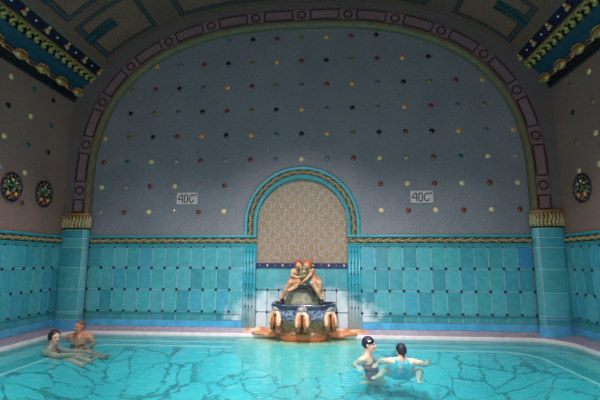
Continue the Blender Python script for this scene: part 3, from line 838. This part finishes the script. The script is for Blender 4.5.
# ------------------------------------------------------------------ seated statue pair on the mound
M['glazeflesh'] = crust_mat('ochre_glazed_skin', lin(196,160,124), lin(150,104,74), lin(214,194,168))
M['glazehair'] = simple('red_brown_glazed_hair', lin(132,62,46), .3, 0, .3, 24, .4, coat=.3)
M['glazehair2'] = simple('orange_brown_glazed_hair', lin(168,86,48), .3, 0, .3, 24, .4, coat=.3)
M['glazegreen'] = simple('olive_green_glaze', lin(98,104,74), .3, 0, .3, 16, .3, coat=.3)
M['glazedark'] = simple('dark_brown_glaze', lin(52,42,38), .3, 0, .4, 16, .3, coat=.3)
def PX(px, py, y):      # statue modelling helper: size in metres from the sculpture's proportions
    k = (8.2+y)/398.0
    return (( px-303)*k+.055 + (y+.35)*.06, y, 1.075+(283-py)*k)
def mirror_fig(P, hair, parent_name):
    m = MB()
    m.limb([P['hip'], P['waist'], P['chest'], P['neck']], [.085,.066,.074,.036], 'glazeflesh')
    m.cap(P['neck'], P['head'], .04, .05, 'glazeflesh')
    h = Vector(P['head']); m.ell(h, (.078,.082,.090), 'glazeflesh')
    f = Vector(P['face']).normalized(); m.ell(h+f*.075+Vector((0,0,-.012)), .016, 'glazeflesh', nu=8, nv=6); m.ell(h+f*.045+Vector((0,0,-.045)), .04, 'glazeflesh')
    for arm in ('armN','armF'):
        m.limb(P[arm], [.042,.036,.028,.024], 'glazeflesh')
        w = Vector(P[arm][-1]); d = (w-Vector(P[arm][-2])).normalized()
        for q in range(4):
            o_ = Vector((0,0,1)).cross(d)*(q-1.5)*.014; m.cap(w+o_, w+o_+d*(.045+.006*(q in (1,2))), .009, .007, 'glazeflesh', 8)
        m.cap(w, w+d*.02+Vector((0,0,.03)), .009, .008, 'glazeflesh', 8)
    for leg in ('legN','legF'):
        m.limb(P[leg], [.085,.064,.05,.034], 'glazeflesh')
        a = Vector(P[leg][-1]); m.cap(a, a+Vector((P['toe'],-.07,-.02)), .034, .022, 'glazeflesh')
    return m
sx_ = .055
def figpts(s):
    X = lambda x, y, z: (sx_+s*x, y, z)
    if s < 0: return dict(hip=X(.215,-.30,1.135), waist=X(.19,-.31,1.21), chest=X(.15,-.33,1.30), neck=X(.115,-.35,1.365), head=X(.085,-.37,1.44), face=(.9,-.45,-.2),
        armN=[X(.19,-.36,1.345), X(.20,-.44,1.235), X(.10,-.52,1.205), X(-.02,-.50,1.225)], armF=[X(.12,-.28,1.34), X(.04,-.24,1.27), X(-.04,-.28,1.22), X(-.08,-.30,1.20)],
        legN=[X(.20,-.36,1.13), X(.235,-.52,1.085), X(.32,-.53,.93), X(.375,-.50,.80)], legF=[X(.17,-.36,1.13), X(.08,-.50,1.11), X(.13,-.52,1.02), X(.22,-.54,.96)], toe=-.03)
    return dict(hip=X(.235,-.30,1.14), waist=X(.20,-.31,1.22), chest=X(.15,-.33,1.30), neck=X(.105,-.35,1.36), head=X(.075,-.37,1.435), face=(-.9,-.45,-.2),
        armN=[X(.19,-.37,1.345), X(.14,-.47,1.24), X(.05,-.53,1.15), X(.0,-.55,1.10)], armF=[X(.10,-.28,1.34), X(.02,-.24,1.27), X(-.04,-.26,1.24), X(-.08,-.28,1.20)],
        legN=[X(.24,-.36,1.14), X(.20,-.54,1.09), X(.29,-.55,.93), X(.345,-.50,.80)], legF=[X(.26,-.30,1.14), X(.31,-.46,1.08), X(.335,-.47,.96), X(.35,-.44,.86)], toe=.03)
st = thing('statue_pair', 'glazed sculpture of two seated children leaning heads together on the fountain mound', 'sculpture', (0,0,.68)); st.scale = (1,1,.93)
STZ = -.68
for s_, hk in ((-1,'glazehair'), (1,'glazehair2')):
    P = figpts(s_); fg = mirror_fig(P, hk, '').build('seated_figure', st, (0,0,STZ), voxel=.009, smooth=3, label='ochre glazed child on the %s' % ('left' if s_ < 0 else 'right'))
    m = MB(); h = Vector(P['head']); m.ell(h+Vector((s_*.012,.018,.022)), (.094,.09,.094), hk)
    for i in range(22):
        a = random.uniform(0, 2*PI); e_ = random.uniform(.15,1.4)
        m.ell(h+Vector((s_*.012+.078*math.cos(a)*math.cos(e_), .02+.075*math.sin(a)*math.cos(e_), .022+.08*math.sin(e_))), .018, hk, nu=8, nv=6)
    m.build('hair', fg, voxel=.009, smooth=1)
m = MB(); m.ell((sx_,-.36,1.21), (.085,.07,.12), 'glazegreen'); m.ell((sx_+.01,-.40,1.30), (.10,.06,.07), 'glazegreen'); m.cap((sx_-.06,-.42,1.26),(sx_+.07,-.42,1.24),.035,.035,'glazegreen'); m.build('green_vessel', st, (0,0,STZ), voxel=.012, label='olive green vessel held between them')  # green-grey mass between the two torsos, in olive glaze
m = MB(); m.limb([(sx_-.20,-.42,.99),(sx_-.08,-.50,1.035),(sx_+.05,-.52,1.05),(sx_+.16,-.49,1.0),(sx_+.24,-.47,.90)], [.05,.055,.06,.06,.045], 'glazedark')
m.limb([(sx_-.10,-.50,1.0),(sx_-.24,-.47,.93)], [.05,.03], 'glazedark'); m.limb([(sx_+.12,-.50,.98),(sx_+.22,-.52,.83)], [.05,.03], 'glazedark'); m.ell((sx_+.02,-.48,1.02), (.16,.08,.06), 'glazedark')
m.build('dark_drapery', st, (0,0,STZ), voxel=.014, label='dark brown drapery over the mound')
for s_, x in ((-1,-.385),(1,.355)):
    m = MB(); m.ell((sx_+x,-.46,.71), (.05,.06,.085), 'glazedark'); m.ell((sx_+x*1.03,-.50,.69), (.04,.05,.05), 'glazedark'); m.build('footrest_rock', st, (0,0,STZ), voxel=.014)

# ------------------------------------------------------------------ bathers
def skin(name, c): return simple(name, lin(*c), .42, 0, .06, 8)
M['skin1'] = skin('fair_skin', (222,172,150)); M['skin2'] = skin('tanned_skin', (206,140,112)); M['skin3'] = skin('pale_skin', (226,182,162)); M['skin4'] = skin('light_skin', (228,188,168))
M['hairdark'] = simple('dark_hair', lin(34,26,28), .5, 0, .3, 40, .4); M['hairgrey'] = simple('cropped_grey_hair', lin(112,92,84), .6, 0, .2, 60, .4)
M['capnavy'] = simple('navy_cap_fabric', lin(20,22,44), .55, 0, .12, 20); M['caplogo'] = simple('white_cap_mark', lin(225,225,235), .5)
M['suitwine'] = simple('dark_wine_swimsuit', lin(62,20,40), .5, 0, .2, 20); M['suitaqua'] = simple('turquoise_swimsuit', lin(10,196,220), .5, 0, .08, 14)
def pat_mat():
    t = NT('patterned_swimsuit'); q, p = t.xyz(); v = t.voro(p, 18); g = t.n('ShaderNodeSeparateColor'); t.t.links.new(v.outputs['Color'], g.inputs[0])
    c = t.mix(t.math('GREATER_THAN', g.outputs[0], .55), lin(36,52,96), lin(120,86,122)); t.bsdf(c, .5); return t.m
M['suitpat'] = pat_mat(); M['lip'] = simple('lips', lin(176,84,84), .4); M['eyedark'] = simple('dark_eye', lin(24,18,18), .2); M['trunks'] = simple('dark_swim_trunks', lin(24,30,48), .6)

def hand(m, w, d, palm_n, k, sc_=1.0, side=1):
    """palm and five bent fingers at wrist w, pointing along d, palm facing palm_n"""
    d = Vector(d).normalized(); pn = Vector(palm_n); pn = (pn-d*pn.dot(d)).normalized(); s = d.cross(pn)*side
    w = Vector(w)
    for q in (-.028,-.010,.010,.028): m.cap(w+s*q*.7*sc_, w+d*.085*sc_+s*q*sc_, .014*sc_, .013*sc_, k, 8)
    for i, (q, L) in enumerate(((-.030,.062),(-.010,.076),(.011,.072),(.031,.056))):
        a = w+d*.088*sc_+s*q*sc_; b = a+(d*.9+s*q*3+pn*.25).normalized()*L*.55*sc_; c = b+(d*.8+pn*.6+s*q*2).normalized()*L*.5*sc_
        m.cap(a, b, .0095*sc_, .0088*sc_, k, 8); m.cap(b, c, .0088*sc_, .0075*sc_, k, 8)
    a = w+d*.025*sc_-s*.030*sc_; b = a+(d*.6-s*.8).normalized()*.045*sc_; c = b+(d*.9-s*.25+pn*.2).normalized()*.032*sc_
    m.cap(a, b, .014*sc_, .010*sc_, k, 8); m.cap(b, c, .010*sc_, .008*sc_, k, 8)

def head(m, c, yaw, pitch, k, s=1.0):
    """face looks along +X before yaw/pitch; returns the transform"""
    R = Matrix.Rotation(yaw, 3, 'Z') @ Matrix.Rotation(pitch, 3, 'Y'); c = Vector(c)
    T = lambda x, y, z: c+R @ (Vector((x, y, z))*s)
    E_ = lambda p, r: m.ell(T(*p), tuple(q*s for q in r), k, R, 16, 10)
    E_((-.008,0,.028), (.094,.075,.084)); E_((.022,0,-.035), (.066,.057,.078)); E_((.055,0,-.088), (.028,.028,.024))     # skull, face, chin
    E_((.078,0,.022), (.016,.045,.014)); E_((.062,.033,-.028), (.022,.02,.024)); E_((.062,-.033,-.028), (.022,.02,.024))  # brow, cheeks
    m.cap(T(.086,0,.008), T(.106,0,-.026), .0085*s, .0135*s, k, 10)                                                      # nose
    for q in (-1,1): E_((.092,q*.011,-.030), (.010,.008,.008)); E_((-.008,q*.075,-.008), (.018,.009,.030))                # nostrils, ears
    m.ell(T(.080,0,-.056), (.014*s,.022*s,.006*s), k, R); m.ell(T(.080,0,-.067), (.013*s,.019*s,.007*s), k, R)
    return T, R
def face_parts(T, R, par, s=1.0):
    for q in (-1,1):
        m = MB(); m.ell(T(.083,q*.031,.004), (.008*s,.012*s,.007*s), 'eyedark', R, 8, 6); m.build('eye', par)
    m = MB(); m.ell(T(.086,0,-.061), (.010*s,.021*s,.0075*s), 'lip', R, 10, 6); m.build('mouth', par)
def body(J, k, s=1.0):
    m = MB(); q = lambda v: tuple(a for a in v)
    P, W_, C_, Nk = map(Vector, (J['pelvis'], J['waist'], J['chest'], J['neck']))
    side = Vector(J['shR'])-Vector(J['shL']); sd = side.normalized()
    for o_ in (-1,0,1):
        m.limb([P+sd*o_*.075, W_+sd*o_*.055, C_+sd*o_*.075], [.095*s,.088*s,.098*s], k)
    m.cap(C_, Nk, .095*s, .055*s, k)
    m.cap(Vector(J['shL']), C_+sd*-.04, .058*s, .085*s, k); m.cap(Vector(J['shR']), C_+sd*.04, .058*s, .085*s, k)
    m.cap(Vector(J['shL']), Nk, .045*s, .045*s, k); m.cap(Vector(J['shR']), Nk, .045*s, .045*s, k)
    m.cap(Nk, Vector(J['head'])+Vector(J.get('nb',(0,0,-.04))), .054*s, .052*s, k)
    for a in ('L','R'):
        m.limb([J['sh'+a], J['el'+a], J['wr'+a]], [.052*s,.038*s,.026*s], k)
        e_, w = Vector(J['el'+a]), Vector(J['wr'+a]); mid = e_.lerp(w, .3); m.cap(e_, mid, .038*s, .040*s, k)
        hand(m, w, (w-e_), J.get('pn'+a, (0,0,-1)), k, .95*s, 1 if a == 'L' else -1)
        hp = P+sd*(-.085 if a == 'L' else .085)
        m.limb([hp, J['kn'+a], J['an'+a]], [.090*s,.060*s,.040*s], k)
        kn, an = Vector(J['kn'+a]), Vector(J['an'+a]); m.cap(kn.lerp(an,.25), kn.lerp(an,.5), .058*s, .048*s, k)
        f = Vector(J.get('ft'+a, (1,0,0))).normalized(); m.cap(an-f*.03, an+f*.13, .036*s, .024*s, k)
        sz = f.cross(Vector((0,0,1))).normalized() if abs(f.z) < .9 else Vector((1,0,0))
        for t_ in range(5): m.cap(an+f*.12+sz*(t_-2)*.014, an+f*(.165-.007*abs(t_-1))+sz*(t_-2)*.016, .011, .009, k, 8)
    return m
def person(J, k, loc, label, yaw, pitch=0, s=1.0):
    m = body(J, k, s); T, R = head(m, J['head'], yaw, pitch, k, J.get('hs', 1.0))
    o = m.build('person', None, loc, voxel=.0085, smooth=2); tag(o, label, 'person'); face_parts(T, R, o, J.get('hs', 1.0))
    return o, T, R
def clothes(J, par, k, name, parts, voxel=.012, label=None):
    m = MB()
    for f in parts: f(m)
    return m.build(name, par, voxel=voxel, smooth=2, label=label)
def torso_suit(J, k, s=1.0, top=.75, grow=.010):
    P, W_, C_ = map(Vector, (J['pelvis'], J['waist'], J['chest'])); sd = (Vector(J['shR'])-Vector(J['shL'])).normalized(); g = grow
    def f(m):
        C2 = W_.lerp(C_, top)
        for o_ in (-1,0,1): m.limb([P+sd*o_*.075, W_+sd*o_*.055, C2+sd*o_*.075], [.095*s+g,.088*s+g,.096*s+g], k)
    return f
def strap(a, b, c, k, r=.014): return lambda m: m.limb([a, b, c], [r, r, r], k)
def cap_fn(T, R, k, s, tilt=0):
    def f(m):
        m.ell(T(-.012,0,.034), (.101*s,.083*s,.092*s), k, R, 20, 12, zmin=-.25)
        m.ell(T(-.035,0,.018), (.083*s,.081*s,.085*s), k, R, 18, 10)
    return f

# 1: dark-haired bather at the left ledge, turned to the right, arms stretched out on the water
J = dict(pelvis=(.06,.0,-.20), waist=(.02,0,-.15), chest=(0,0,-.10), neck=(.0,0,.03), head=(.035,-.01,.205), shL=(-.03,.15,-.02), shR=(-.02,-.15,-.02), nb=(-.02,0,-.08),
         elL=(.24,.14,-.06), wrL=(.50,.12,-.05), elR=(.22,-.16,-.07), wrR=(.48,-.10,-.055), knL=(.40,.10,-.15), anL=(.66,.10,-.22), knR=(.40,-.10,-.16), anR=(.66,-.12,-.23), ftL=(.7,0,.5), ftR=(.7,0,.5))
o, T, R = person(J, 'skin1', (-4.28,-1.28,-.055), 'dark-haired bather in a dark wine swimsuit sitting at the left edge with arms outstretched', -.45, .05)
clothes(J, o, 'suitwine', 'swimsuit', [torso_suit(J, 'suitwine', 1, 1.0), strap((-.09,.10,-.08),(-.05,.10,.03),(.07,.09,-.08),'suitwine',.020), strap((-.09,-.10,-.08),(-.05,-.10,.03),(.07,-.09,-.08),'suitwine',.020)])
m = MB(); 
for p_, r_ in (((-.02,0,.040),(.099,.082,.085)), ((-.055,0,.0),(.075,.088,.085)), ((-.02,.05,.02),(.06,.05,.075)), ((-.02,-.05,.02),(.06,.05,.075))): m.ell(T(*p_), r_, 'hairdark', R)
rnd = random.Random(5)
for i in range(60):
    a = rnd.uniform(0,2*PI); e_ = rnd.uniform(.05,1.5); x, y, z = math.cos(a)*math.cos(e_), math.sin(a)*math.cos(e_), math.sin(e_)
    if x > .62 and z < .45: continue
    m.ell(T(-.02+.090*x, .078*y, .036+.080*z), .018, 'hairdark', nu=8, nv=6)
m.build('hair', o, voxel=.009, smooth=1)

# 2: man in the corner, forearms back on the kerb
J = dict(pelvis=(.08,-.20,-.17), waist=(.03,-.12,-.13), chest=(0,-.04,-.07), neck=(0,0,.085), head=(-.01,-.03,.22), shL=(-.185,0,.045), shR=(.185,0,.045), nb=(0,.02,-.07),
         elL=(-.34,-.03,-.09), wrL=(-.42,-.26,-.07), elR=(.33,-.05,-.10), wrR=(.30,-.28,-.10), knL=(.28,-.44,-.19), anL=(.56,-.56,-.25), knR=(.44,-.36,-.18), anR=(.76,-.44,-.25), ftL=(.8,-.3,.4), ftR=(.8,-.2,.4), hs=1.04)
o, T, R = person(J, 'skin2', (-4.33,-.42,-.03), 'bare-chested man with cropped grey hair sitting in the far left pool corner', -1.95, 0.0, 1.05)
m = MB(); m.ell(T(-.016,0,.042), (.096,.080,.082), 'hairgrey', R, 20, 12, zmin=-.1); m.ell(T(-.045,0,.012), (.066,.078,.075), 'hairgrey', R); m.build('hair', o, voxel=.008, smooth=1)
P = Vector(J['pelvis'])
clothes(J, o, 'trunks', 'swim_trunks', [lambda m: [m.cap(P+Vector((q*.08,0,.0)), P+Vector((q*.085+.10,-.12,-.01)), .105, .10, 'trunks') for q in (-1,1)]])

# 3: bather in a navy cap with a white mark, facing right
J = dict(pelvis=(.07,.05,-.22), waist=(.05,.03,-.15), chest=(.01,.01,-.055), neck=(.0,-.005,.065), head=(.02,-.02,.225), shL=(-.02,.14,.02), shR=(-.075,-.13,.025), nb=(-.02,.01,-.07),
         elR=(-.235,-.28,-.02), wrR=(-.19,-.48,-.01), elL=(.20,.06,-.06), wrL=(.13,-.10,-.05), knL=(.20,.28,-.30), anL=(-.08,.44,-.42), knR=(.22,.05,-.34), anR=(.02,.30,-.44), ftL=(-.9,.2,-.1), ftR=(-.9,-.1,-.1), pnR=(0,0,-1))
o, T, R = person(J, 'skin3', (1.165,-1.56,-.045), 'bather in a navy swim cap with a small white mark and patterned swimsuit, facing right', -.28, .0)
clothes(J, o, 'suitpat', 'swimsuit', [torso_suit(J, 'suitpat', 1, .80), strap((-.10,-.06,-.05),(-.06,-.085,.075),(.05,-.08,-.04),'suitpat',.016), strap((-.08,.08,-.05),(-.03,.09,.07),(.06,.07,-.04),'suitpat',.016)])
cp_ = clothes(J, o, 'capnavy', 'swim_cap', [cap_fn(T, R, 'capnavy', 1)], .009)
m = MB()
for a_, b_ in (((.045,-.076,.072),(.020,-.084,.056)), ((.020,-.084,.056),(.005,-.082,.072))): m.cap(T(*a_), T(*b_), .008, .008, 'caplogo', 8)
m.build('cap_mark', cp_, label='small white mark')

# 4: bather seen from behind in a turquoise suit, arms spread
J = dict(pelvis=(.02,.24,-.20), waist=(.0,.15,-.14), chest=(0,.07,-.06), neck=(0,.03,.03), head=(.005,.06,.145), shL=(-.16,.03,.0), shR=(.155,.03,.0), nb=(0,-.02,-.06),
         elL=(-.30,.16,-.04), wrL=(-.24,.36,-.04), elR=(.36,.02,-.035), wrR=(.43,.22,-.03), knL=(-.26,.12,-.17), anL=(-.36,-.22,-.15), knR=(.28,.12,-.17), anR=(.17,-.30,-.16), ftL=(-.6,-.6,.0), ftR=(-.1,-.9,.0), hs=.9)
o, T, R = person(J, 'skin4', (1.64,-1.86,-.01), 'bather in a plain navy swim cap and turquoise swimsuit seen from behind with arms spread', PI/2+.25, .18)
clothes(J, o, 'suitaqua', 'swimsuit', [torso_suit(J, 'suitaqua', 1, .88, .030), lambda m: m.cap(Vector(J['waist'])+Vector((-.075,-.05,.03)), Vector(J['waist'])+Vector((.075,-.05,.03)), .115, .115, 'suitaqua'), strap((-.085,-.04,-.07),(-.085,-.02,.045),(-.08,.13,-.04),'suitaqua',.014), strap((.085,-.04,-.07),(.085,-.02,.045),(.08,.13,-.04),'suitaqua',.014)])
clothes(J, o, 'capnavy', 'swim_cap', [cap_fn(T, R, 'capnavy', .94)], .009)
m = MB(); m.cap(T(-.085,0,-.035), T(-.09,0,-.07), .028, .02, 'hairdark', 10); m.build('hair', o)

# ------------------------------------------------------------------ camera
f_, yaw, pit, rol = 397.893, .077, .149, .002
cd = bpy.data.cameras.new('camera'); co = bpy.data.objects.new('camera', cd); COL.objects.link(co)
cd.sensor_width = 36; cd.lens = f_/600*36; cd.clip_end = 60
F = Vector((-math.sin(yaw)*math.cos(pit), math.cos(yaw)*math.cos(pit), math.sin(pit))); R0 = Vector((math.cos(yaw), math.sin(yaw), 0)); U0 = R0.cross(F)
Rr = math.cos(rol)*R0+math.sin(rol)*U0; Ur = -math.sin(rol)*R0+math.cos(rol)*U0
mt = Matrix((Rr, Ur, -F)).transposed().to_4x4(); mt.translation = Vector((.6,-8.2,1.5)); co.matrix_world = mt
sc.camera = co

# ------------------------------------------------------------------ light
w = bpy.data.worlds.new('world'); sc.world = w; w.use_nodes = True
bg = w.node_tree.nodes['Background']; bg.inputs[0].default_value = (.75,.85,1,1); bg.inputs[1].default_value = .6
def area(name, loc, rot, sx, sy, e_, col=(1,1,1), spread=PI):
    l = bpy.data.lights.new(name, 'AREA'); l.shape = 'RECTANGLE'; l.size = sx; l.size_y = sy; l.energy = e_; l.color = col; l.spread = spread
    o = bpy.data.objects.new(name, l); COL.objects.link(o); o.location = loc; o.rotation_euler = rot; return o
for a, b in added_wins: area('window_daylight', ((a+b)/2, YB-.06, (WZ0+WZ1)/2), (PI/2, 0, 0), b-a, WZ1-WZ0, 50, (1,.87,.83))  # fill lights added behind the camera, sized to the rear openings
def spot(loc, e_, col, size=2.0, blend=1.0, rot=(0,0,0), r=.25):  # added spots without any fixture
    l = bpy.data.lights.new('ceiling_spot', 'SPOT'); l.energy = e_; l.color = col; l.spot_size = size; l.spot_blend = blend; l.shadow_soft_size = r
    o = bpy.data.objects.new('ceiling_spot', l); COL.objects.link(o); o.location = loc; o.rotation_euler = rot
for x, y in ((-2.6,-2.6),(2.6,-2.6),(0,-3.4),(-2.4,-5.6),(2.4,-5.6)): spot((x,y,6.0), 1060, (1,.94,.92), 1.6)  # added downward spots that brighten the pool and lower tiles
spot((0,-4.4,5.2), 1050, (1,.92,.91), 1.25, 1.0, (.66,0,0))  # added wash spot brightening the lower middle of the back wall
sc.view_settings.view_transform = 'Standard'; sc.view_settings.look = 'None'; sc.view_settings.gamma = 1; sc.view_settings.use_curve_mapping = False
sc.view_settings.exposure = 0.0
